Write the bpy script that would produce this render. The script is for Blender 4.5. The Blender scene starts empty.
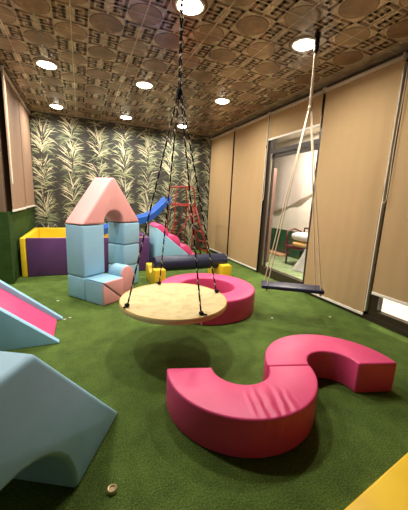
import bpy, bmesh, math, random
from mathutils import Vector, Matrix
random.seed(7)
PI = math.pi
C = bpy.context.scene.collection
SC = bpy.context.scene

# ------------------------------------------------------------------ camera
YAW, PITCH, ROLL, FPX = 0.415067, 0.189206, 0.04628, 280.26
CAMZ = 1.26
f = Vector((math.sin(YAW)*math.cos(PITCH), math.cos(YAW)*math.cos(PITCH), -math.sin(PITCH)))
r = Vector((math.cos(YAW), -math.sin(YAW), 0)); u = r.cross(f)
c_, s_ = math.cos(ROLL), math.sin(ROLL)
r2 = r*c_ + u*s_; u2 = u*c_ - r*s_
cam = bpy.data.cameras.new('camera'); camo = bpy.data.objects.new('camera', cam); C.objects.link(camo)
M = Matrix((r2, u2, -f)).transposed().to_4x4(); M.translation = Vector((0, 0, CAMZ))
camo.matrix_world = M
cam.sensor_fit = 'HORIZONTAL'; cam.sensor_width = 36; cam.lens = 36*FPX/408; cam.clip_start = .02
SC.camera = camo
# ------------------------------------------------------------------ world, exposure
w = bpy.data.worlds.new('world'); SC.world = w; w.use_nodes = True
bg = w.node_tree.nodes['Background']; bg.inputs[0].default_value = (1, .86, .7, 1); bg.inputs[1].default_value = .10
SC.view_settings.view_transform = 'Standard'; SC.view_settings.look = 'None'
SC.view_settings.exposure = 0.08; SC.view_settings.gamma = 1; SC.view_settings.use_curve_mapping = False
LAMP_W = 27.0
LAMP_COL = (1.0, .94, .85)
ADJ_W = 100

ZC = 2.828           # ceiling
XR = 3.02            # right wall plane
XL = -.90            # left (alcove) wall plane
YB = 6.72            # back wall
XLN = -2.7           # wall left of the near part of the room
YF = -2.3            # wall behind
YA = 4.50            # face of the alcove pier

# ------------------------------------------------------------------ materials
def srgb(h):
    def l(c):
        c /= 255.
        return c/12.92 if c <= .04045 else ((c+.055)/1.055)**2.4
    return (l(h[0]), l(h[1]), l(h[2]), 1)
def mat(name, rgb, rough=.5, metal=0, spec=.5, noise=None, bump=None, emis=None, sheen=0, lin=False):
    m = bpy.data.materials.new(name); m.use_nodes = True
    nt = m.node_tree; b = nt.nodes['Principled BSDF']
    col = rgb if lin else srgb(rgb)
    b.inputs['Base Color'].default_value = col
    b.inputs['Roughness'].default_value = rough; b.inputs['Metallic'].default_value = metal
    b.inputs['Specular IOR Level'].default_value = spec
    if sheen: b.inputs['Sheen Weight'].default_value = sheen
    if emis:
        b.inputs['Emission Color'].default_value = (*emis[0], 1); b.inputs['Emission Strength'].default_value = emis[1]
    if noise or bump:
        tc = nt.nodes.new('ShaderNodeTexCoord')
    if noise:      # (scale, second rgb, amount-lo, amount-hi)
        n = nt.nodes.new('ShaderNodeTexNoise'); n.inputs['Scale'].default_value = noise[0]; n.inputs['Detail'].default_value = 5
        rp = nt.nodes.new('ShaderNodeValToRGB')
        rp.color_ramp.elements[0].position = noise[2]; rp.color_ramp.elements[0].color = col
        rp.color_ramp.elements[1].position = noise[3]; rp.color_ramp.elements[1].color = srgb(noise[1])
        nt.links.new(tc.outputs['Object'], n.inputs['Vector']); nt.links.new(n.outputs['Fac'], rp.inputs[0])
        nt.links.new(rp.outputs[0], b.inputs['Base Color'])
    if bump:       # (scale, strength, distance, stretch)
        n2 = nt.nodes.new('ShaderNodeTexNoise'); n2.inputs['Scale'].default_value = bump[0]; n2.inputs['Detail'].default_value = 4
        mp = nt.nodes.new('ShaderNodeMapping'); mp.inputs['Scale'].default_value = bump[3] if len(bump) > 3 else (1, 1, 1)
        bp = nt.nodes.new('ShaderNodeBump'); bp.inputs['Strength'].default_value = bump[1]; bp.inputs['Distance'].default_value = bump[2]
        nt.links.new(tc.outputs['Object'], mp.inputs[0]); nt.links.new(mp.outputs[0], n2.inputs['Vector'])
        nt.links.new(n2.outputs['Fac'], bp.inputs['Height']); nt.links.new(bp.outputs[0], b.inputs['Normal'])
    return m

VB = (9, .35, .006)
m_pink = mat('hot_pink_vinyl', (220, 74, 124), .45, spec=.4, noise=(3, (208, 64, 112), .35, .75), bump=VB)
m_salmon = mat('salmon_vinyl', (232, 166, 162), .45, spec=.4, bump=VB)
m_blue = mat('light_blue_vinyl', (151, 197, 220), .45, spec=.4, noise=(4, (140, 188, 212), .35, .75), bump=VB)
m_yellow = mat('yellow_vinyl', (240, 200, 44), .42, spec=.4, noise=(5, (230, 186, 36), .35, .75), bump=VB)
m_purple = mat('purple_vinyl', (96, 56, 104), .45, spec=.4, bump=VB)
m_navy = mat('navy_vinyl', (30, 36, 62), .42, spec=.45, bump=VB)
m_slide = mat('blue_plastic', (36, 96, 186), .3, spec=.5)
m_red = mat('red_painted_steel', (150, 42, 32), .4, spec=.5)
m_board = mat('cream_canvas', (202, 182, 134), .75, spec=.25, noise=(14, (180, 158, 112), .45, .75), bump=(40, .2, .003))
m_rim = mat('cream_rim', (206, 178, 118), .7, spec=.25, noise=(12, (196, 164, 104), .45, .8))
m_rope_k = mat('black_rope', (26, 24, 26), .8, spec=.2)
m_rope_w = mat('white_rope', (226, 220, 205), .8, spec=.2)
m_cord = mat('cotton_rope', (222, 208, 180), .85, spec=.2)
m_blind = mat('tan_blind_fabric', (174, 147, 106), .8, spec=.2, noise=(1.2, (168, 141, 101), .3, .7), bump=(400, .08, .001))
m_blind_l = mat('rosy_tan_blind_fabric', (146, 119, 97), .8, spec=.2, bump=(300, .1, .001, (1, 1, .01)))
m_white = mat('white_plastic', (226, 220, 208), .4)
m_tube = mat('roller_tube', (196, 186, 168), .4)
m_frame = mat('dark_bronze_frame', (50, 40, 30), .35, spec=.5)
m_steel = mat('brushed_steel', (170, 165, 155), .3, metal=.9)
m_hook = mat('dark_steel', (62, 60, 58), .4, metal=.8)
m_pale = mat('cream_plaster', (205, 190, 165), .8)
m_adjwall = mat('white_plaster', (232, 222, 208), .8, noise=(1.5, (222, 210, 196), .4, .7))
m_cap = mat('bottle_metal', (190, 176, 130), .4, metal=.5)
m_cloth = mat('white_cloth', (232, 228, 225), .85, bump=(14, .6, .02))
m_wood = mat('tan_wood', (190, 150, 110), .6)
m_maroon = mat('maroon_paint', (96, 42, 44), .5)
m_tan = mat('tan_cushion', (206, 164, 96), .8)
m_bluec = mat('blue_cushion', (70, 104, 186), .8)
m_scrap = mat('scrap_paper', (210, 205, 190), .8)
m_lens = mat('lamp_lens', (255, 250, 240), .5, emis=((1, .93, .8), 26))

def grass(name, a, b_, c, sc=1):
    m = bpy.data.materials.new(name); m.use_nodes = True; nt = m.node_tree; N = nt.nodes; L = nt.links
    b = N['Principled BSDF']; b.inputs['Roughness'].default_value = .85; b.inputs['Specular IOR Level'].default_value = .15
    tc = N.new('ShaderNodeTexCoord')
    n1 = N.new('ShaderNodeTexNoise'); n1.inputs['Scale'].default_value = 130*sc; n1.inputs['Detail'].default_value = 3; n1.inputs['Roughness'].default_value = .7
    n2 = N.new('ShaderNodeTexNoise'); n2.inputs['Scale'].default_value = 5; n2.inputs['Detail'].default_value = 6; n2.inputs['Roughness'].default_value = .65
    mp = N.new('ShaderNodeMapping'); mp.inputs['Scale'].default_value = (1, 1, .35)
    rp = N.new('ShaderNodeValToRGB'); e = rp.color_ramp.elements
    e[0].position = .3; e[0].color = srgb(a); e[1].position = .72; e[1].color = srgb(c); k = e.new(.5); k.color = srgb(b_)
    rp2 = N.new('ShaderNodeValToRGB'); rp2.color_ramp.elements[0].position = .3; rp2.color_ramp.elements[0].color = (.62, .62, .6, 1)
    rp2.color_ramp.elements[1].position = .7; rp2.color_ramp.elements[1].color = (1.12, 1.08, 1, 1)
    mx = N.new('ShaderNodeMixRGB'); mx.blend_type = 'MULTIPLY'; mx.inputs[0].default_value = 1
    bp = N.new('ShaderNodeBump'); bp.inputs['Strength'].default_value = .9; bp.inputs['Distance'].default_value = .015
    L.new(tc.outputs['Object'], mp.inputs[0]); L.new(mp.outputs[0], n1.inputs['Vector']); L.new(tc.outputs['Object'], n2.inputs['Vector'])
    L.new(n1.outputs['Fac'], rp.inputs[0]); L.new(n2.outputs['Fac'], rp2.inputs[0])
    L.new(rp.outputs[0], mx.inputs[1]); L.new(rp2.outputs[0], mx.inputs[2]); L.new(mx.outputs[0], b.inputs['Base Color'])
    L.new(n1.outputs['Fac'], bp.inputs['Height']); L.new(bp.outputs[0], b.inputs['Normal'])
    return m
m_grass = grass('artificial_turf', (60, 80, 32), (90, 116, 50), (132, 154, 82))
m_turfwall = grass('green_turf_cladding', (34, 54, 22), (54, 82, 34), (76, 104, 50))
m_adjgrass = grass('pale_turf', (132, 150, 108), (150, 168, 128), (166, 184, 144))
m_adjgreen = grass('green_wall_cladding', (30, 74, 48), (44, 92, 60), (58, 108, 72))

def ceil_mat(name, rgb, rough=.3):
    return mat(name, rgb, rough, spec=.6, metal=.25, noise=(7, tuple(int(v*.8) for v in rgb), .35, .7), bump=(22, .12, .004))
m_c0 = ceil_mat('ceiling_ground', (198, 184, 160), .22)
m_c1 = ceil_mat('ceiling_key', (118, 92, 66), .26)
m_c2 = ceil_mat('ceiling_medallion', (142, 118, 92), .28)
m_c3 = ceil_mat('ceiling_outline', (222, 208, 186), .28)
m_c4 = ceil_mat('ceiling_band', (160, 138, 110), .28)
m_w0 = mat('wallpaper_ground', (46, 43, 37), .7, noise=(6, (62, 60, 50), .4, .7))
m_w = [mat('frond_cream', (204, 194, 162), .7), mat('frond_lime', (156, 156, 118), .7), mat('frond_sage', (122, 128, 98), .7),
       mat('frond_green', (86, 94, 66), .7), mat('frond_dark', (46, 48, 38), .7), mat('frond_pinkish', (180, 160, 132), .7)]

# ------------------------------------------------------------------ mesh helpers
def obj(name, bm, m, parent=None, loc=None, smooth=None):
    me = bpy.data.meshes.new(name)
    bmesh.ops.recalc_face_normals(bm, faces=bm.faces) if smooth != 'raw' else None
    bm.to_mesh(me); bm.free()
    for x in (m if isinstance(m, (list, tuple)) else [m]): me.materials.append(x)
    o = bpy.data.objects.new(name, me); C.objects.link(o)
    if parent: o.parent = parent
    if loc: o.location = loc
    if smooth and smooth != 'raw':
        me.shade_smooth() if hasattr(me, 'shade_smooth') else None
        me.set_sharp_from_angle(angle=math.radians(smooth))
    return o
def tag(o, label, cat, group=None, kind=None):
    if label: o['label'] = label
    if cat: o['category'] = cat
    if group: o['group'] = group
    if kind: o['kind'] = kind
    return o
def thing(name, label, cat, loc=(0, 0, 0), rz=0, group=None):
    o = bpy.data.objects.new(name, None); C.objects.link(o); o.empty_display_size = .1
    o.location = loc; o.rotation_euler = (0, 0, rz)
    return tag(o, label, cat, group)
def struct(name, bm, m, parent=None, smooth=None):
    o = obj(name, bm, m, parent, smooth=smooth)
    if not parent: o['kind'] = 'structure'
    return o
def box(bm, x0, x1, y0, y1, z0, z1, mi=0):
    v = [bm.verts.new((x, y, z)) for z in (z0, z1) for (x, y) in ((x0, y0), (x1, y0), (x1, y1), (x0, y1))]
    for q in ((3, 2, 1, 0), (4, 5, 6, 7), (0, 1, 5, 4), (1, 2, 6, 5), (2, 3, 7, 6), (3, 0, 4, 7)):
        bm.faces.new([v[i] for i in q]).material_index = mi
    return bm
def bx(*a): return box(bmesh.new(), *a)
def quad(bm, pts, mi=0):
    fc = bm.faces.new([bm.verts.new(p) for p in pts]); fc.material_index = mi; return fc
def soft(bm, w=.02, seg=3, ang=25):
    bmesh.ops.recalc_face_normals(bm, faces=bm.faces)
    ed = [e for e in bm.edges if len(e.link_faces) == 2 and e.calc_face_angle(0) > math.radians(ang)]
    bmesh.ops.bevel(bm, geom=ed, offset=w, segments=seg, profile=.5, affect='EDGES', clamp_overlap=True)
    return bm
def prism(poly, h0, h1, axis='z', mi=0):
    """extrude a 2D polygon; axis z: (x,y)->z ; axis y: (x,z)->y ; axis x: (y,z)->x"""
    bm = bmesh.new()
    def P(p, h):
        return {'z': (p[0], p[1], h), 'y': (p[0], h, p[1]), 'x': (h, p[0], p[1])}[axis]
    a = [bm.verts.new(P(p, h0)) for p in poly]; b = [bm.verts.new(P(p, h1)) for p in poly]
    n = len(poly)
    bm.faces.new(a); bm.faces.new(list(reversed(b)))
    for i in range(n): bm.faces.new((a[i], b[i], b[(i+1) % n], a[(i+1) % n]))
    for fc in bm.faces: fc.material_index = mi
    bmesh.ops.recalc_face_normals(bm, faces=bm.faces)
    return bm
def tube(bm, pts, rad, n=8, mats=None, cap=True):
    pts = [Vector(p) for p in pts]; rings = []
    prev = None
    for i, p in enumerate(pts):
        t = (pts[min(i+1, len(pts)-1)] - pts[max(i-1, 0)]).normalized()
        if prev is None:
            a = Vector((0, 0, 1)) if abs(t.z) < .9 else Vector((1, 0, 0))
            nx = t.cross(a).normalized()
        else:
            nx = (prev - t*prev.dot(t)).normalized()
        prev = nx; ny = t.cross(nx)
        rr = rad[i] if isinstance(rad, (list, tuple)) else rad
        rings.append([bm.verts.new(p + (nx*math.cos(k*2*PI/n) + ny*math.sin(k*2*PI/n))*rr) for k in range(n)])
    for i in range(len(rings)-1):
        for k in range(n):
            fc = bm.faces.new((rings[i][k], rings[i][(k+1) % n], rings[i+1][(k+1) % n], rings[i+1][k])); fc.smooth = True
            if mats: fc.material_index = mats(i, k)
    if cap:
        for g, rv in ((rings[0], True), (rings[-1], False)):
            bm.faces.new(list(reversed(g)) if rv else g)
    return bm
def tb(pts, rad, n=8, mats=None): return tube(bmesh.new(), pts, rad, n, mats)
def lathe(prof, n=48):
    bm = bmesh.new(); R_ = []
    for (rr, z) in prof:
        R_.append([bm.verts.new((rr*math.cos(k*2*PI/n), rr*math.sin(k*2*PI/n), z)) for k in range(n)] if rr > 1e-6 else [bm.verts.new((0, 0, z))])
    for i in range(len(R_)-1):
        a, b = R_[i], R_[i+1]
        for k in range(n):
            k2 = (k+1) % n
            if len(a) == 1 and len(b) == 1: continue
            if len(a) == 1: bm.faces.new((a[0], b[k], b[k2]))
            elif len(b) == 1: bm.faces.new((a[k], a[k2], b[0]))
            else: bm.faces.new((a[k], a[k2], b[k2], b[k]))
    return bm
def lerp(a, b, t): return tuple(a[i]+(b[i]-a[i])*t for i in range(len(a)))
def seg(a, b, n): return [lerp(a, b, i/n) for i in range(n+1)]

# ================================================================== SETTING
fl_bm = bmesh.new(); quad(fl_bm, [(XLN, YF, 0), (XR+.06, YF, 0), (XR+.06, YB, 0), (XLN, YB, 0)])
struct('floor', fl_bm, m_grass, smooth='raw')

# ---- ceiling: glossy printed tiles of 0.6 m: medallions at tile centres and corners, meander keys between
T = .6; CX0, CY0 = -.332, 3.687
cb = bmesh.new()
quad(cb, [(XLN, YF, ZC), (XLN, YB, ZC), (XR, YB, ZC), (XR, YF, ZC)], 0)
def inside(x, y, m_=.01): return x > XLN+m_ and x < XR-m_ and y > YF+m_ and y < YB-m_
def crect(x0, x1, y0, y1, z, mi):
    x0 = max(x0, XLN); x1 = min(x1, XR); y0 = max(y0, YF); y1 = min(y1, YB)
    if x1-x0 < .002 or y1-y0 < .002: return
    quad(cb, [(x0, y0, z), (x0, y1, z), (x1, y1, z), (x1, y0, z)], mi)
def cdisc(x, y, rr, z, mi, n=32):
    quad(cb, [(x+rr*math.cos(-k*2*PI/n), y+rr*math.sin(-k*2*PI/n), z) for k in range(n)], mi)
Z1, Z2, Z3 = ZC-.0012, ZC-.0024, ZC-.0036
KEY = [(.16, .9), (.9, .9), (.9, .16), (.36, .16), (.36, .54), (.58, .54)]
def key(x, y, S=.143, z=Z2):
    for sx in (-1, 1):
        for sy in (-1, 1):
            for (w_, zz, mi) in ((.2, z, 1),):
                for i in range(len(KEY)-1):
                    (a, b), (c, d) = KEY[i], KEY[i+1]
                    x0, x1 = sorted((a, c)); y0, y1 = sorted((b, d))
                    x0 -= w_/2; x1 += w_/2; y0 -= w_/2; y1 += w_/2
                    X = sorted((x+sx*x0*S, x+sx*x1*S)); Y = sorted((y+sy*y0*S, y+sy*y1*S))
                    crect(X[0], X[1], Y[0], Y[1], zz, mi)
for i in range(-5, 8):
    for j in range(-6, 12):
        x, y = CX0+i*T, CY0-j*T
        if inside(x, y, .14):
            cdisc(x, y, .146, Z1, 1); cdisc(x, y, .138, Z2, 2); 
        x2, y2 = x+T/2, y+T/2
        if inside(x2, y2, .14):
            cdisc(x2, y2, .146, Z1, 1); cdisc(x2, y2, .139, Z2, 4)
        for (kx, ky) in ((x+T/2, y), (x, y+T/2)):
            if inside(kx, ky, .15): key(kx, ky)
for i in range(-5, 8):
    x = CX0+i*T+T/2; crect(x-.004, x+.004, YF, YB, Z3, 3)
for j in range(-6, 12):
    y = CY0-j*T+T/2; crect(XLN, XR, y-.004, y+.004, Z3-.0004, 3)
struct('ceiling', cb, [m_c0, m_c1, m_c2, m_c3, m_c4], smooth='raw')

# ---- back wall with palm wallpaper
wb = bmesh.new()
quad(wb, [(XL-.1, YB, 0), (XR+.06, YB, 0), (XR+.06, YB, ZC), (XL-.1, YB, ZC)], 0)
depth_i = [0]
def frond(x, z, ang, L, wd, bend, mi, lay):
    n = 6; px, pz = x, z; a = ang; row = []
    for k in range(n+1):
        t = k/n
        ww = wd*(math.sin(PI*min(1, .12+t*.9))**.8)*(1-.25*t)
        row.append(((px-math.cos(a)*ww, pz+math.sin(a)*ww), (px+math.cos(a)*ww, pz-math.sin(a)*ww)))
        px += math.sin(a)*L/n; pz += math.cos(a)*L/n; a += bend/n
    y = YB-.001-lay
    for k in range(n):
        q = [row[k][0], row[k][1], row[k+1][1], row[k+1][0]]
        if any(p[0] < XL+.003 or p[0] > XR-.003 or p[1] < .02 or p[1] > ZC-.003 for p in q): continue
        quad(wb, [(p[0], y, p[1]) for p in q], mi)
rnd = random.Random(3)
for ci in range(-1, 8):
    xc = -.68+ci*.531
    for ri in range(-1, 6):
        zb = .12+ri*.68+(.34 if ci % 2 else 0)-.05
        lay = [.0002]
        def F(a, L, wd, bend, mi, dx=0, dz=0):
            lay[0] += .000012
            frond(xc+dx, zb+dz, a, L, wd, bend, mi, lay[0]+(5-ri)*.0018)
        for k in range(38):      # drooping dark and green fronds
            q_ = rnd.choice((-1, 1)); F(q_*rnd.uniform(.9, 2.0), rnd.uniform(.18, .31), rnd.uniform(.010, .018), q_*rnd.uniform(.2, 1.0), rnd.choice((3, 4, 4, 3, 2)), rnd.uniform(-.06, .06), rnd.uniform(-.1, .55))
        for k in range(44):      # sage leaves
            q_ = rnd.choice((-1, 1)); F(q_*rnd.uniform(.3, 1.15), rnd.uniform(.18, .30), rnd.uniform(.007, .013), q_*rnd.uniform(.1, .8), rnd.choice((2, 3, 3, 1)) if q_ > 0 else rnd.choice((2, 1, 2, 5)), rnd.uniform(-.03, .03), rnd.uniform(-.05, .45))
        for k in range(24):      # cream spears up the middle
            q_ = rnd.uniform(-1, 1); F(q_*.6-.08, rnd.uniform(.24, .42), rnd.uniform(.006, .011), q_*.4, rnd.choice((0, 0, 1, 5, 2)), rnd.uniform(-.03, .03), rnd.uniform(0, .38))
        for k in range(6):       # bright left spears
            F(rnd.uniform(-1.1, -.6), rnd.uniform(.24, .34), rnd.uniform(.007, .012), -.3, rnd.choice((0, 1)), 0, rnd.uniform(.02, .2))
struct('wall_back', wb, [m_w0]+m_w, smooth='raw')
struct('baseboard_back', bx(XL, XR, YB-.025, YB-.002-.0, 0, .05), m_frame)

# ---- left: alcove wall with turf cladding and blinds, pier face towards the camera
lb = bmesh.new(); box(lb, XL-.12, XL, YA, YB, 0, 1.0); struct('wall_left', lb, m_turfwall)
lb = bmesh.new(); box(lb, XL-.12, XL-.04, YA, YB, 1.0, ZC); m_brown = mat('brown_frame', (112, 90, 70), .5); struct('trim_1', lb, m_brown)
lb = bmesh.new(); box(lb, XLN, XL-.12, YA, YA+.1, 0, 1.0); struct('wall_pier', lb, m_turfwall)
lb = bmesh.new(); box(lb, XLN, XL-.12, YA+.02, YA+.1, 1.0, ZC); struct('trim_2', lb, m_brown)
struct('wall_left_near', bx(XLN-.1, XLN, YF, YA, 0, ZC), m_pale)
struct('wall_front', bx(XLN, XR, YF-.1, YF, 0, ZC), m_pale)

# ---- right: window wall with bays
def win_frame(name, y0, y1, z0, z1, t=.05, sill=.12, x0=XR-.02, x1=XR+.06, glass=True):
    bm = bmesh.new()
    box(bm, x0, x1, y0, y0+t, z0, z1); box(bm, x0, x1, y1-t, y1, z0, z1)
    box(bm, x0, x1, y0+t, y1-t, z1-t, z1); box(bm, x0, x1, y0+t, y1-t, z0, z0+sill)
    o = struct(name, bm, m_frame)
    if glass:
        g = bpy.data.materials.get('window_glass')
        if not g:
            g = bpy.data.materials.new('window_glass'); g.use_nodes = True; nt = g.node_tree
            for n in list(nt.nodes): nt.nodes.remove(n)
            out = nt.nodes.new('ShaderNodeOutputMaterial'); tr = nt.nodes.new('ShaderNodeBsdfTransparent'); gl = nt.nodes.new('ShaderNodeBsdfGlossy')
            gl.inputs['Roughness'].default_value = .02; mx = nt.nodes.new('ShaderNodeMixShader'); fr = nt.nodes.new('ShaderNodeFresnel'); fr.inputs[0].default_value = 1.45
            tr.inputs[0].default_value = (.97, .97, .96, 1)
            geo = nt.nodes.new('ShaderNodeNewGeometry'); sb = nt.nodes.new('ShaderNodeMath'); sb.operation = 'SUBTRACT'; sb.inputs[0].default_value = 1
            ml = nt.nodes.new('ShaderNodeMath'); ml.operation = 'MULTIPLY'
            nt.links.new(geo.outputs['Backfacing'], sb.inputs[1]); nt.links.new(sb.outputs[0], ml.inputs[0]); nt.links.new(fr.outputs[0], ml.inputs[1]); nt.links.new(ml.outputs[0], mx.inputs[0]); nt.links.new(tr.outputs[0], mx.inputs[1]); nt.links.new(gl.outputs[0], mx.inputs[2]); nt.links.new(mx.outputs[0], out.inputs[0])
        obj('pane', bx(x1-.03, x1-.022, y0+t, y1-t, z0+sill, z1-t), g, o)
    return o
wr = bmesh.new()
box(wr, XR+.0, XR+.10, YF, YB, 2.62, ZC)                 # header beam
box(wr, XR, XR+.10, 4.29, YB, 0, 2.62)                   # behind the two far blinds
box(wr, XR, XR+.10, 2.04, 3.04, 0, 2.62)                 # behind the wide blind
box(wr, XR, XR+.10, YF, .80, 0, 2.62)
struct('wall_right', wr, m_frame)
# door bay, dark frame, deep threshold, transom
dbm = bmesh.new()
box(dbm, XR-.015, XR+.07, 4.17, 4.29, 0, 2.62); box(dbm, XR-.015, XR+.07, 3.04, 3.12, 0, 2.62)
box(dbm, XR-.015, XR+.07, 3.12, 4.17, 2.50, 2.62); box(dbm, XR-.015, XR+.07, 3.12, 4.17, 2.10, 2.17); box(dbm, XR+.01, XR+.06, 3.12, 4.17, 2.04, 2.09)
box(dbm, XR-.03, XR+.07, 3.12, 4.17, 0, .14)
door = struct('door_1', dbm, m_frame)
win1 = win_frame('window_1', .80, 2.04, .02, 2.62, .10, .11)
gmat = bpy.data.materials['window_glass']
obj('pane', bx(XR+.035, XR+.042, 3.12, 4.17, .14, 2.04), gmat, door)
obj('transom_pane', bx(XR+.035, XR+.042, 3.12, 4.17, 2.17, 2.50), gmat, door)
obj('jamb_reflection_strip', bx(XR-.022, XR-.012, 4.135, 4.17, .16, 2.1), m_steel, door)  # steel strip standing in for the light reflected along the jamb
struct('trim_3', bx(XR-.035, XR+.0, YF, 3.04, 0, .055), m_frame)
struct('trim_4', bx(XR-.035, XR-.002, 4.29, YB-.03, 0, .055), m_frame)

struct('trim_6', bx(XR+.1, XR+1.0, -.6, 2.7, -.005, .05), mat('white_marble', (232, 224, 216), .35, noise=(5, (210, 200, 192), .5, .8)))
# ---- adjoining room seen through the door glass
AX = 4.75
q = bmesh.new(); quad(q, [(XR+.1, -.6, -.005), (AX, -.6, -.005), (AX, 8.2, -.005), (XR+.1, 8.2, -.005)]); struct('floor_terrace', q, m_adjgrass, smooth='raw')
struct('wall_terrace', bx(AX, AX+.1, -.6, 8.2, .64, ZC), m_adjwall)
struct('wall_terrace_base', bx(AX-.02, AX+.1, -.6, 8.2, -.005, .64), m_adjgreen)
struct('wall_terrace_far', bx(XR+.1, AX, 8.2, 8.3, 0, ZC), m_adjwall)
struct('wall_terrace_near', bx(XR+.1, AX, -.7, -.6, 0, ZC), m_adjwall)
struct('ceiling_terrace', bx(XR+.1, AX+.1, -.6, 8.2, ZC, ZC+.05), m_adjwall)

# ================================================================== CEILING LIGHTS
LAMPS = [(2.068, 2.487, 'bright round ceiling light beside the plank swing rope'),
         (.868, 2.487, 'round ceiling light at the top edge of the photo, behind the disc swing rope'),
         (-.332, 2.487, 'round ceiling light just outside the upper left of the photo'),
         (2.09, 4.31, 'round ceiling light near the far window blinds'),
         (.868, 4.31, 'round ceiling light over the middle of the room, above the pink arch roof'),
         (-.332, 4.31, 'round ceiling light above the near end of the left blind'),
         (2.05, 6.11, 'farthest ceiling light on the right, seen behind the disc swing ropes'),
         (.868, 6.11, 'small far ceiling light over the middle of the palm wallpaper'),
         (-.35, 6.11, 'small far ceiling light over the left end of the palm wallpaper'),
         (-1.53, 4.0, 'round ceiling light by the left pier, outside the view')]
def ceiling_light(x, y, label):
    t = thing('ceiling_light', label or 'round recessed ceiling light outside the view', 'ceiling light', (x, y, ZC-.004), 0, 'recessed round ceiling lights')
    rim = lathe([(.100, 0), (.122, 0), (.121, -.008), (.112, -.012), (.102, -.010), (.100, 0)], 32)
    obj('rim', rim, m_white, t, smooth=30)
    obj('lens', lathe([(0, -.030), (.06, -.027), (.092, -.016), (.101, -.004), (0, -.003)], 24), m_lens, t, smooth=60)
    L = bpy.data.lights.new('lamp', 'AREA'); L.shape = 'DISK'; L.size = .16; L.energy = LAMP_W; L.color = LAMP_COL; L.spread = math.radians(165)
    lo = bpy.data.objects.new('lamp', L); C.objects.link(lo); lo.parent = t; lo.location = (0, 0, -.032)
for a in LAMPS: ceiling_light(*a)
def terrace_light(x, y, lab):
    t = thing('ceiling_light', lab, 'ceiling light', (x, y, ZC-.002), 0, 'lights of the adjoining room')
    obj('lens', lathe([(0, -.02), (.14, -.02), (.15, 0), (0, 0)], 24), m_lens, t)
    L = bpy.data.lights.new('lamp', 'AREA'); L.shape = 'DISK'; L.size = .28; L.energy = ADJ_W; L.color = (1, .9, .78)
    lo = bpy.data.objects.new('lamp', L); C.objects.link(lo); lo.parent = t; lo.location = (0, 0, -.025)
terrace_light(3.9, 4.6, 'ceiling light of the bright room beyond the glass door'); terrace_light(3.9, 2.0, 'ceiling light of the bright room behind the wide tan blind')

# ================================================================== BLINDS
def blind(y0, y1, ztop, zbot, x, label, group, fabric, side=-1, chain=None, edge=False):
    t = thing('roller_blind', label, 'blind', (x, (y0+y1)/2, zbot), 0, group)
    h = ztop-zbot; yy = (y1-y0)/2
    obj('roller_tube', tb([(0, -yy, h), (0, yy, h)], .024, 12), m_tube, t)
    n = 24; bm = bmesh.new()   # fabric with a slight waviness
    prev = None
    for k in range(n+1):
        yk = -yy+.008+(2*yy-.016)*k/n; dx = .003*math.sin(k*1.7)
        col = [(bm.verts.new((dx*.3-.001, yk, h-.01)), bm.verts.new((dx*.3+.001, yk, h-.01))), (bm.verts.new((dx-.001, yk, .012)), bm.verts.new((dx+.001, yk, .012)))]
        if prev:
            bm.faces.new((prev[0][0], col[0][0], col[1][0], prev[1][0])); bm.faces.new((prev[1][1], col[1][1], col[0][1], prev[0][1]))
        prev = col
    obj('fabric', bm, fabric, t, smooth=40)
    obj('bottom_bar', soft(bx(-.008, .008, -yy+.006, yy-.006, -.005, .026), .004, 2), m_white, t)
    for s in (-1, 1): obj('bracket', soft(bx(-.026, .03, s*yy-.008, s*yy+.008, h-.03, h+.036), .004, 1), m_tube, t)
    if chain:      # (y world, z bottom)
        cy, cz = chain; cy -= (y0+y1)/2; cz -= zbot
        pts = [(side*.024, cy-.02, h)] + [(side*(.024+.01), cy-.02-.004*math.sin(i), h-(h-cz-.03)*i/8) for i in range(1, 9)]
        pts += [(side*.034, cy+.02*math.sin(a), cz+.03-.03*math.cos(a)) for a in (-.8, 0, .8)]
        pts += [(side*.034, cy+.024, cz+.03+(h-cz-.03)*i/8) for i in range(1, 8)] + [(side*.024, cy+.02, h)]
        obj('bead_chain', tb(pts, .004, 6), m_cord, t)
    if edge:       # pale bead cord along the joint
        obj('cord', tb([(side*.012, -yy-.012, h-.04), (side*.014, -yy-.012, h*.5), (side*.012, -yy-.012, .05)], .006, 6), m_white, t)
        obj('cord_joiner', tb([(side*.012, -yy-.012, h*.80), (side*.012, -yy-.012, h*.80+.05)], .012, 8), m_frame, t)
    return t
G = 'tan roller blinds on the window wall'
ZT = 2.745; XBL = XR-.05
blind(5.475, 6.60, ZT, .075, XBL, 'far right tan roller blind next to the palm wallpaper, closed to the floor', G, m_blind)
blind(4.275, 5.43, ZT, .035, XBL, 'closed tan roller blind just left of the glass door', G, m_blind, edge=True)
blind(3.085, 4.245, ZT, 2.325, XBL, 'short raised tan roller blind above the glass door', G, m_blind, chain=(4.22, 1.32))
blind(2.065, 3.055, ZT, .045, XBL, 'wide closed tan roller blind right of the plank swing', G, m_blind, edge=False)
blind(.85, 2.015, ZT, .325, XBL, 'tan roller blind at the right photo edge, stopping above a low strip of glass', G, m_blind, chain=(2.02, 1.33))
blind(-.4, .80, ZT, .325, XBL, 'tan roller blind on the window wall outside the view', G, m_blind)
G2 = 'rosy tan blinds on the left wall'
XBLL = XL+.035
blind(5.66, 6.66, 2.78, 1.01, XBLL, 'far panel of the left rosy tan blinds, touching the palm wallpaper', G2, m_blind_l, side=1)
blind(4.60, 5.64, 2.78, 1.0, XBLL, 'near panel of the left rosy tan blinds with a hanging white pull chain', G2, m_blind_l, side=1, chain=(4.56, 1.37))
# white strip standing in for the light gap between the two right blinds
struct('trim_light_gap', soft(bx(XBL-.012, XR-.001, 2.048, 2.062, .10, 2.70), .003, 1), m_white)

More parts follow.
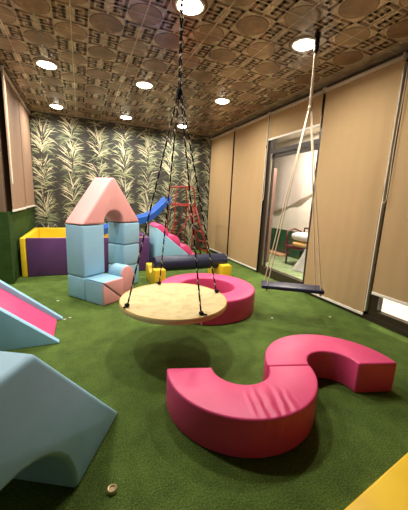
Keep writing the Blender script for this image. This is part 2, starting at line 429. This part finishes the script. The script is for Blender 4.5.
# ================================================================== SOFT PLAY BLOCKS
# --- tower / archway: local frame origin at the l corner, +X along d, +Y along e
TH = math.atan2(-.789, .615); TL = (-.193, 3.785)
def tw(dx, ey): return (TL[0]+.615*dx+.789*ey, TL[1]-.789*dx+.615*ey)
def block(name, label, d0, d1, e0, e1, z0, z1, m, group, bev=.022):
    cx, cy = tw((d0+d1)/2, (e0+e1)/2)
    bm = soft(bx(-(d1-d0)/2, (d1-d0)/2, -(e1-e0)/2, (e1-e0)/2, 0, z1-z0), bev, 3)
    o = obj(name, bm, m, smooth=50); o.location = (cx, cy, z0); o.rotation_euler = (0, 0, TH)
    return tag(o, label, 'foam block', group)
GB = 'light blue foam blocks of the archway'
S = .318
block('foam_block', 'light blue foam cube on the grass under the tall left column', 0, S, 0, .33, 0, .288, m_blue, GB)
block('foam_block', 'tall light blue foam block forming the left column of the arch', 0, S, 0, .325, .290, .915, m_blue, GB)
E0, E1 = .655, .975
for k, lab in enumerate(('bottom light blue cube of the right arch column', 'middle light blue cube of the right arch column', 'topmost light blue cube of the right arch column')):
    block('foam_block', lab, .0+.004*k, S+.004*k, E0, E1, .003+k*.306, .003+k*.306+.303, m_blue, GB, .026)
# front cube made of two wedges with salmon ends
def wedge(label, poly):
    cx, cy = tw(S+.004, 0)
    t = thing('foam_wedge', label, 'foam wedge', (cx, cy, 0), TH, 'blue and salmon wedges in front of the arch')
    body = soft(prism(poly, .004, .305, 'x'), .014, 3); obj('body', body, m_blue, t, smooth=50)
    # salmon end panel, slightly proud of the body
    cxp = sum(p[0] for p in poly)/3; czp = sum(p[1] for p in poly)/3
    pp = [(p[0]*.94+cxp*.06, p[1]*.94+czp*.06) for p in poly]
    pe = soft(prism(pp, .296, .318, 'x'), .009, 2); e = obj('end_panel', pe, m_salmon, t, smooth=50); e['label'] = 'salmon pink end panel'
W_ = .325
wedge('lower blue foam wedge with salmon end in front of the arch', [(0.002, .002), (W_, .002), (.002, .278)])
wedge('upper blue foam wedge with salmon end resting on the lower one', [(W_, .012), (W_, .288), (.004, .288)])
# arch-topped block in the gateway
t = thing('arch_topped_block', 'rounded blue foam block with salmon end standing in the archway', 'foam block', (*tw(.35, .335), 0), TH)
def archtop(w, h, n=14): return [(0, 0), (w, 0)] + [(w/2+w/2*math.cos(a), h-w/2+w/2*math.sin(a)) for a in [PI*i/n for i in range(n+1)]]
obj('body', soft(prism(archtop(.235, .405), 0, .22, 'x'), .014, 2, 40), m_blue, t, smooth=50)
e = obj('end_panel', soft(prism([(p[0]*.94+.008, p[1]*.97+.005) for p in archtop(.235, .405)], .212, .232, 'x'), .008, 2, 40), m_salmon, t, smooth=50); e['label'] = 'salmon pink end panel'
# house roof with arch
def house_poly(Wd, H, rad, flat=0., cx=None, n=18):
    cx = Wd/2 if cx is None else cx
    arc = [(cx-rad*math.cos(PI*i/n), rad*math.sin(PI*i/n)) for i in range(n+1)]
    return [(0, 0)] + arc + [(Wd, 0), (Wd/2+flat/2, H), (Wd/2-flat/2, H)]
bm = prism(house_poly(.985, .575, .165, .05), 0, .335, 'x'); soft(bm, .026, 4, 24)
o = obj('foam_arch_roof', bm, m_salmon, smooth=50); o.location = (*tw(-.008, -.008), .925); o.rotation_euler = (0, 0, TH)
tag(o, 'salmon pink triangular foam roof with an arch, spanning the two blue columns', 'foam block')

# --- big blue arch block, lower left
bB = Vector((-.488, -.873, 0)); ang = math.atan2(bB.y, bB.x)
bm = prism(house_poly(1.80, .757, .432, .50), -.62, 0, 'y'); soft(bm, .022, 4, 24)
o = obj('foam_arch_block', bm, m_blue, smooth=50); o.location = (.15+.488*.04, 1.492+.873*.04, 0); o.rotation_euler = (0, 0, ang)
tag(o, 'large light blue foam bridge block with an arch, lower left corner', 'foam block')

# --- slide ramp, left edge
t = thing('foam_slide_ramp', 'low pink foam slide ramp with light blue sides on the grass at the left edge', 'foam slide', (-.215, 2.52, 0))
sl = .85
def side_poly(hh): return [(0, 0), (0, .012), (-1.0, .012+hh*1.0), (-1.25, .012+hh*1.0), (-1.25, 0)]
obj('side_wall', soft(prism(side_poly(.86), 0, .055, 'y'), .014, 3), m_blue, t, smooth=50)
obj('side_wall', soft(prism(side_poly(.86), .515, .57, 'y'), .014, 3), m_blue, t, smooth=50)
bed = [(-.05, 0), (-.05, .012), (-.06, .02), (-1.0, .80), (-1.25, .80), (-1.25, 0)]
e = obj('slide_bed', soft(prism(bed, .057, .513, 'y'), .012, 2), m_pink, t, smooth=50)

# --- half ring benches (the S) and the round ring
def half_ring(R_, r_, h, squash, a0=0, a1=PI, n=40):
    out = [(R_*math.cos(a0+(a1-a0)*i/n), -R_*squash*math.sin(a0+(a1-a0)*i/n)) for i in range(n+1)]
    inn = [(r_*math.cos(a0+(a1-a0)*i/n), -r_*squash*math.sin(a0+(a1-a0)*i/n)) for i in range(n, -1, -1)]
    return soft(prism(out+inn, 0, h, 'z'), .022, 4, 24)
m_pinkw = mat('hot_pink_vinyl_creased', (220, 74, 124), .42, spec=.4, noise=(3, (208, 64, 112), .35, .75), bump=(8, .35, .008))
def add_creases(m, centre, rad):
    nt = m.node_tree; N = nt.nodes; L = nt.links
    tc = N.new('ShaderNodeTexCoord'); wv = N.new('ShaderNodeTexWave'); wv.bands_direction = 'X'; wv.inputs['Scale'].default_value = 5.5; wv.inputs['Distortion'].default_value = 3.5
    wv.inputs['Detail'].default_value = 1; wv.inputs['Detail Scale'].default_value = 1.2
    ds = N.new('ShaderNodeVectorMath'); ds.operation = 'DISTANCE'; ds.inputs[1].default_value = centre
    mr = N.new('ShaderNodeMapRange'); mr.inputs[1].default_value = rad; mr.inputs[2].default_value = rad*.35; mr.inputs[3].default_value = 0; mr.inputs[4].default_value = 1
    mu = N.new('ShaderNodeMath'); mu.operation = 'MULTIPLY'
    bp = N.new('ShaderNodeBump'); bp.inputs['Strength'].default_value = .8; bp.inputs['Distance'].default_value = .012
    L.new(tc.outputs['Object'], wv.inputs['Vector']); L.new(tc.outputs['Object'], ds.inputs[0]); L.new(ds.outputs['Value'], mr.inputs[0])
    L.new(wv.outputs['Fac'], mu.inputs[0]); L.new(mr.outputs[0], mu.inputs[1]); L.new(mu.outputs[0], bp.inputs['Height'])
    old = next(n for n in N if n.type == 'BUMP' and n != bp); L.new(bp.outputs[0], old.inputs['Normal'])
add_creases(m_pinkw, (.09, -.34, .215), .17)
A1 = math.atan2(-.278, .895)
o = obj('half_ring_bench', half_ring(.472, .185, .228, .96), m_pinkw, smooth=50); o.location = (.908, 1.394, 0); o.rotation_euler = (0, 0, A1)
tag(o, 'near hot pink half-ring foam bench with creases on its top', 'foam bench', 'hot pink half-ring benches')
o = obj('half_ring_bench', half_ring(.462, .175, .226, .95), m_pink, smooth=50); o.location = (1.528, 1.205, 0); o.rotation_euler = (0, 0, A1+PI)
tag(o, 'far hot pink half-ring foam bench whose square end faces the window', 'foam bench', 'hot pink half-ring benches')
bm = bmesh.new(); n = 72
prof = [(.325, 0), (.575, 0), (.575, .265), (.325, .265)]
rg = [[bm.verts.new((p[0]*math.cos(k*2*PI/n), p[0]*math.sin(k*2*PI/n), p[1])) for p in prof] for k in range(n)]
for k in range(n):
    for i in range(4): bm.faces.new((rg[k][i], rg[(k+1) % n][i], rg[(k+1) % n][(i+1) % 4], rg[k][(i+1) % 4]))
soft(bm, .024, 4, 40)
o = obj('ring_cushion', bm, m_pink, smooth=50); o.location = (1.375, 2.98, 0)
tag(o, 'round hot pink foam ring on the grass behind the disc swing', 'foam ring')

# --- yellow mat
bm = soft(bx(0, 1.5, -1.1, 0, 0, .055), .012, 3)
o = obj('floor_mat', bm, m_yellow, smooth=50); o.location = (.72, .575, 0); o.rotation_euler = (0, 0, math.atan2(.075, .524))
tag(o, 'yellow floor mat in the lower right corner', 'mat')

# --- roller on two yellow cradles
t = thing('foam_roller', 'navy foam roller lying on two yellow cradles before the palm wallpaper', 'foam roller', (1.60, 4.10, 0), math.atan2(.05, 1.2))
cyl = tb([(-.63, 0, .295), (.60, 0, .295)], .12, 32); obj('roller', soft(cyl, .02, 3, 60), m_navy, t, smooth=50)
for s in (-1, 1):
    cr = [(-.26, 0), (.26, 0), (.26, .265), (.128, .265)] + [(.124*math.cos(a), .297-.124*math.sin(a)) for a in [math.radians(d) for d in range(20, 161, 10)]] + [(-.128, .265), (-.26, .265)]
    obj('cradle', soft(prism(cr, (.51 if s > 0 else -.60)-.085, (.51 if s > 0 else -.60)+.085, 'x'), .016, 3, 30), m_yellow, t, smooth=50)

# --- ball pit
t = thing('ball_pit', 'purple and yellow foam ball pit enclosure below the palm wallpaper', 'ball pit', (-.86, 4.85, 0))
PW, PD, PH = 1.94, 1.55, .60
def panel(nm, m, lab, x0, x1, y0, y1, h=PH):
    o = obj(nm, soft(bx(x0, x1, y0, y1, 0, h), .014, 3), m, t, smooth=50); o['label'] = lab; return o
panel('side_panel', m_yellow, 'yellow left side panel', 0, .075, 0, PD)
panel('front_panel', m_purple, 'purple left front panel', .078, 1.02, .0, .05)
panel('front_panel', m_purple, 'purple right front panel', 1.025, PW-.0, .0, .05)
obj('front_lining', soft(bx(.078, PW-.08, .052, .085, 0, PH-.002), .008, 2), m_yellow, t, smooth=50)['label'] = 'yellow inner lining of the front'
panel('back_panel', m_yellow, 'yellow back panel', .078, PW-.08, PD-.075, PD)
panel('side_panel', m_purple, 'purple right side panel', PW-.075, PW, .055, PD)
obj('floor_pad', soft(bx(.08, PW-.08, .09, PD-.08, 0, .05), .01, 2), m_yellow, t, smooth=50)

# --- climbing wedge with pink bumps
t = thing('step_wedge', 'light blue foam wedge with hot pink rounded steps beside the ball pit', 'foam steps', (1.17, 4.74, 0))
obj('wedge', soft(prism([(0, 0), (.93, 0), (.93, .02), (.02, .77), (0, .77)], 0, .55, 'y'), .016, 3), m_blue, t, smooth=50)
sdir = Vector((.93, -.75)).normalized(); nrm = Vector((.75, .93)).normalized(); Ls = math.hypot(.93, .75)
for k in range(4):
    c0 = Vector((0, .77))+sdir*(Ls*(.10+.245*k))
    hw = Ls*.118
    poly = [tuple(c0+sdir*(hw*math.cos(a))+nrm*(.12*math.sin(a)+.004)) for a in [PI*i/12 for i in range(13)]]
    e = obj('step', soft(prism(poly, .02, .53, 'y'), .012, 2, 40), m_pink, t, smooth=50); e['label'] = 'hot pink rounded step'

# --- blue plastic slide with red steel ladder frame
t = thing('play_slide', 'small blue plastic slide on a red steel ladder frame in the far corner', 'slide', (1.70, 5.85, 0))
path = [(-.02, 1.20), (-.08, 1.18), (-.15, 1.10), (-.25, 1.00), (-.37, .89), (-.50, .82), (-.66, .78), (-.95, .71), (-1.25, .60), (-1.50, .48), (-1.62, .45)]
bm = bmesh.new(); secs = []
prof = [(-.25, .10), (-.235, .118), (-.205, .10), (-.18, .0), (-.03, .0), (0, .03), (.03, .0), (.18, 0), (.205, .10), (.235, .118), (.25, .10), (.215, -.03), (-.215, -.03)]
for (x, z) in path: secs.append([bm.verts.new((x, p[0], z+p[1])) for p in prof])
for i in range(len(secs)-1):
    for k in range(len(prof)):
        k2 = (k+1) % len(prof); fc = bm.faces.new((secs[i][k], secs[i][k2], secs[i+1][k2], secs[i+1][k])); fc.smooth = True
bm.faces.new(secs[0]); bm.faces.new(list(reversed(secs[-1])))
obj('chute', bm, m_slide, t, smooth=40)
fr = .013
def bar(pts, nm='frame_bar', rr=fr): return obj(nm, tb(pts, rr, 8), m_red, t)
for y in (-.24, .24):
    bar([(.03, y, 0), (.05, y, .6), (.09, y, 1.47), (.12, y, 1.53), (.42, y, 1.55), (.47, y, 1.50), (.52, y, 1.14)], 'handrail')
    bar([(.52, y, 1.14), (.72, y, .55), (.90, y, .012)], 'ladder_rail', .018)
    bar([(.05, y, 1.16), (.52, y, 1.14)], 'platform_rail')
    bar([(.03, y, .02), (.90, y, .02)], 'base_bar')
    bar([(.04, y, .35), (.50, y, 1.13)], 'brace', .012)
    bar([(.50, y, 1.12), (.46, y, .02)], 'frame_leg')
for (x, z) in ((.10, 1.53), (.46, 1.51), (.05, 1.16), (.05, .62), (.9, .02), (.03, .02)): bar([(x, -.24, z), (x, .24, z)], 'cross_bar', .013)
for k in range(5):
    tt = (k+.5)/5.2; bar([(.52+.38*tt, -.24, 1.14*(1-tt)), (.52+.38*tt, .24, 1.14*(1-tt))], 'rung', .016)
obj('platform', soft(bx(.06, .52, -.23, .23, 1.165, 1.19), .006, 2), m_red, t)

# ================================================================== SWINGS
def roped(a, b, rad, parent, nm='rope', step=.016, twist=0, centre=None):
    L = (Vector(b)-Vector(a)).length; n = max(4, int(L/step))
    pts = seg(a, b, n)
    if twist:
        pts = [(p[0]+.008*math.cos(i/n*twist+centre), p[1]+.008*math.sin(i/n*twist+centre), p[2]) for i, p in enumerate(pts)]
    def mm(i, k): return 1 if ((i + (k//3)) % 5) == 0 else 0
    return obj(nm, tb(pts, rad, 6, mm), [m_rope_k, m_rope_w], parent)
DC = (.692, 2.15); DZ = .45; DR = .445
t = thing('platform_swing', 'round cream platform swing hung from four black and white ropes', 'swing', (*DC, DZ-.05))
obj('platform', lathe([(0, .05), (DR-.02, .05), (DR-.014, .047), (DR-.014, .014), (DR-.02, .01), (0, .01)], 72), m_board, t, smooth=40)
obj('rim', lathe([(DR-.018, .052), (DR-.006, .051), (DR, .042), (DR, .018), (DR-.006, .009), (DR-.018, .008), (DR-.018, .052)], 72), m_rim, t, smooth=40)
KZ = 2.03-DZ+.05
for aa in (193, 281, 4, 93):
    a = math.radians(aa); ax, ay = (DR-.035)*math.cos(a), (DR-.035)*math.sin(a)
    roped((ax, ay, .052), (.012*math.cos(a), .012*math.sin(a), KZ), .0062, t)
    kb = bmesh.new(); bmesh.ops.create_icosphere(kb, subdivisions=2, radius=.02, matrix=Matrix.Translation((ax, ay, .066)) @ Matrix.Diagonal((1, 1, .8, 1)))
    tube(kb, [(ax, ay, .06), (ax+.03*math.cos(a+.6), ay+.03*math.sin(a+.6), .062), (ax+.045*math.cos(a+.6), ay+.045*math.sin(a+.6), .052+.008)], .007, 6)
    obj('knot', kb, m_rope_k, t, smooth=60)
    obj('rope_tail', tb([(ax*1.0, ay, .0), (ax*1.02, ay*1.02, -.022)], .006, 6), m_rope_w, t)
kb = bmesh.new(); bmesh.ops.create_icosphere(kb, subdivisions=2, radius=.026, matrix=Matrix.Translation((0, 0, KZ)) @ Matrix.Diagonal((1, 1, 1.7, 1))); obj('knot', kb, m_rope_k, t, smooth=60)
HZ = ZC-DZ+.05
for k in range(2): roped((0, 0, KZ), (0, 0, HZ-.05), .0065, t, 'twisted_rope', .016, 34, k*PI)
obj('ceiling_hook', tb([(0, 0, HZ-.075), (.018, 0, HZ-.06), (.018, 0, HZ-.035), (0, 0, HZ-.025), (0, 0, HZ-.004)], .007, 8), m_hook, t)

# plank swing
SP = (2.10, 2.335); SZ = .355; SA = math.atan2(-.372, .549)
t = thing('plank_swing', 'navy plank swing seat on pale cotton ropes in front of the window blinds', 'swing', (*SP, SZ), SA)
SL, SW = .325, .11
obj('seat', soft(bx(-SL, SL, -SW, SW, 0, .04), .012, 3), m_navy, t, smooth=50)
hk = Vector((2.054-SP[0], 2.295-SP[1], 0)); hk.rotate(Matrix.Rotation(-SA, 3, 'Z'))
kz = 2.19-SZ; kp = (hk.x*.8, hk.y*.8, kz)
for sx in (-1, 1):
    for sy in (-1, 1):
        e_ = (sx*(SL-.045)-sy*.014, sy*(SW-.025), .02)
        obj('rope', tb([(e_[0], e_[1], -.012), e_, lerp(e_, (kp[0]+sx*.008, kp[1], kz), .5), (kp[0]+sx*.008, kp[1]+sy*.004, kz)], .0062, 7), m_cord, t)
        kb = bmesh.new(); bmesh.ops.create_icosphere(kb, subdivisions=2, radius=.014, matrix=Matrix.Translation((e_[0], e_[1], -.012))); obj('knot', kb, m_cord, t, smooth=60)
kb = bmesh.new(); bmesh.ops.create_icosphere(kb, subdivisions=2, radius=.022, matrix=Matrix.Translation(kp) @ Matrix.Diagonal((1, 1, 1.5, 1))); obj('top_knot', kb, m_cord, t, smooth=60)
top = (hk.x, hk.y, ZC-SZ)
for k in range(2):
    n = 60; a0 = Vector(kp); b0 = Vector((top[0], top[1], top[2]-.16))
    obj('twisted_rope', tb([tuple(a0.lerp(b0, i/n)+Vector((.008*math.cos(i*.9+k*PI), .008*math.sin(i*.9+k*PI), 0))) for i in range(n+1)], .0085, 6), m_cord, t)
obj('ceiling_hook', tb([(top[0], top[1], top[2]-.17), (top[0], top[1], top[2]-.15), (top[0], top[1], top[2]-.05), (top[0], top[1], top[2]-.004)], [.012, .022, .022, .028], 10), m_hook, t)

# ================================================================== SMALL THINGS
t = thing('bottle_top', 'small round metal cap lying in the grass near the big blue block', 'cap', (.082, 1.063, 0), .6)
obj('rim', lathe([(.014, .002), (.022, .002), (.022, .012), (.018, .017), (.013, .015), (.014, .002)], 24), m_cap, t, smooth=40)
obj('disc', lathe([(0, .004), (.014, .004), (.014, .010), (0, .011)], 20), m_wood, t)
for (x, y, s, lab) in ((-.296, 3.627, .016, 'white paper scrap on the grass left of the blue cube'),
                       (-.195, 3.03, .013, 'left white scrap on the grass near the tip of the pink ramp'),
                       (-.147, 3.06, .013, 'right white scrap on the grass near the tip of the pink ramp'),
                       (2.62, 2.22, .015, 'pale scrap on the grass below the wide tan blind'),
                       (1.93, 2.40, .013, 'white scrap on the grass under the plank swing')):
    bm = bmesh.new()
    vs = [bm.verts.new((s*(1+.3*random.random())*math.cos(k*PI/3), s*(1+.3*random.random())*math.sin(k*PI/3), .003+.004*random.random())) for k in range(6)]
    cvt = bm.verts.new((0, 0, .009)); cvb = bm.verts.new((0, 0, 0))
    for k in range(6): bm.faces.new((vs[k], vs[(k+1) % 6], cvt)); bm.faces.new((vs[(k+1) % 6], vs[k], cvb))
    o = obj('paper_scrap', bm, m_scrap); o.location = (x, y, 0); tag(o, lab, 'scrap', 'white scraps on the grass')

# things in the adjoining room
t = thing('metal_bench', 'maroon metal bench with cushions piled on it, beyond the glass door', 'bench', (4.28, 4.30, 0))
obj('seat', soft(bx(-.22, .22, -.55, .55, .36, .41), .01, 2), m_maroon, t, smooth=50)
for (x, y) in ((-.19, -.5), (.19, -.5), (-.19, .5), (.19, .5)): obj('leg', tb([(x, y, 0), (x, y, .37)], .02, 8), m_frame, t)
obj('armrest', tb([(-.19, .53, .37), (-.19, .55, .70), (.0, .56, .76), (.19, .55, .70), (.19, .53, .37)], .02, 8), m_maroon, t)
obj('back_rail', tb([(.2, -.5, .41), (.24, -.5, .78), (.24, .5, .78), (.2, .5, .41)], .018, 8), m_frame, t)
def pillow(nm, lab, loc, sx, sy, sz, m, rz=0):
    bm = bmesh.new(); bmesh.ops.create_uvsphere(bm, u_segments=24, v_segments=14, radius=1)
    for v in bm.verts:
        p = v.co
        e = .55
        v.co = Vector((math.copysign(abs(p.x)**e, p.x)*sx, math.copysign(abs(p.y)**e, p.y)*sy, math.copysign(abs(p.z)**.8, p.z)*sz+sz))
    o = obj(nm, bm, m, smooth=60); o.location = loc; o.rotation_euler = (0, 0, rz); return tag(o, lab, 'cushion', 'cushions on the bench beyond the door')
pillow('cushion', 'tan cushion on the maroon bench beyond the glass door', (4.20, 4.42, .412), .16, .24, .06, m_tan, .2)
pillow('cushion', 'blue cushion on the maroon bench beyond the glass door', (4.20, 3.95, .412), .15, .13, .06, m_bluec, .1)
pillow('cushion', 'white cushion on top of the bench pile beyond the glass door', (4.22, 4.40, .536), .17, .33, .09, m_cloth, .1)
# white cloth draped to the floor
bm = bmesh.new(); nx_, nz_ = 16, 12; vs = []
for i in range(nx_+1):
    row = []
    for k in range(nz_+1):
        a = i/nx_; z = 1-k/nz_
        row.append(bm.verts.new((-.10-.16*(1-z)**1.6+.03*math.sin(a*11+z*2)*(1.2-z), -.30+a*.55+.16*(1-z)*(a-.3), .005+z*.44)))
    vs.append(row)
for i in range(nx_):
    for k in range(nz_): bm.faces.new((vs[i][k], vs[i+1][k], vs[i+1][k+1], vs[i][k+1]))
ex = bmesh.ops.solidify(bm, geom=bm.faces[:], thickness=.012)
o = obj('draped_cloth', bm, m_cloth, smooth=60); o.location = (4.09, 3.92, 0); tag(o, 'white cloth draped from the bench to the floor beyond the glass door', 'cloth')
o = obj('wooden_plank', soft(bx(-.12, .12, -.5, .5, 0, .05), .008, 2), m_wood); o.location = (4.55, 5.55, 0); o.location = (4.58, 6.0, 0); tag(o, 'tan plank on the pale green floor beyond the glass door', 'plank')
o = obj('wooden_post', soft(bx(-.04, .04, -.05, .05, 0, 2.0), .006, 1), mat('brown_post', (128, 96, 84), .6)); o.location = (3.75, 5.06, 0); tag(o, 'brownish pink post just inside the left of the glass door view', 'post')

def drape():
    bm = bmesh.new(); n, m_ = 20, 10; g = []
    for i in range(n+1):
        a = i/n; row = []
        top = 2.55; low = 1.05+1.25*a**1.5
        for k in range(m_+1):
            b = k/m_
            row.append(bm.verts.new((.03*math.sin(a*26)*(.4+.6*b), 1.5-3.0*a, top+(low-top)*b)))
        g.append(row)
    for i in range(n):
        for k in range(m_): bm.faces.new((g[i][k], g[i+1][k], g[i+1][k+1], g[i][k+1]))
    bmesh.ops.solidify(bm, geom=bm.faces[:], thickness=.01)
    o = obj('hanging_drape', bm, mat('greyish_cloth', (244, 234, 226), .85), smooth=60); o.location = (AX-.06, 5.0, 0)
    tag(o, 'greyish white cloth hanging diagonally on the wall beyond the glass door', 'drape')
drape()
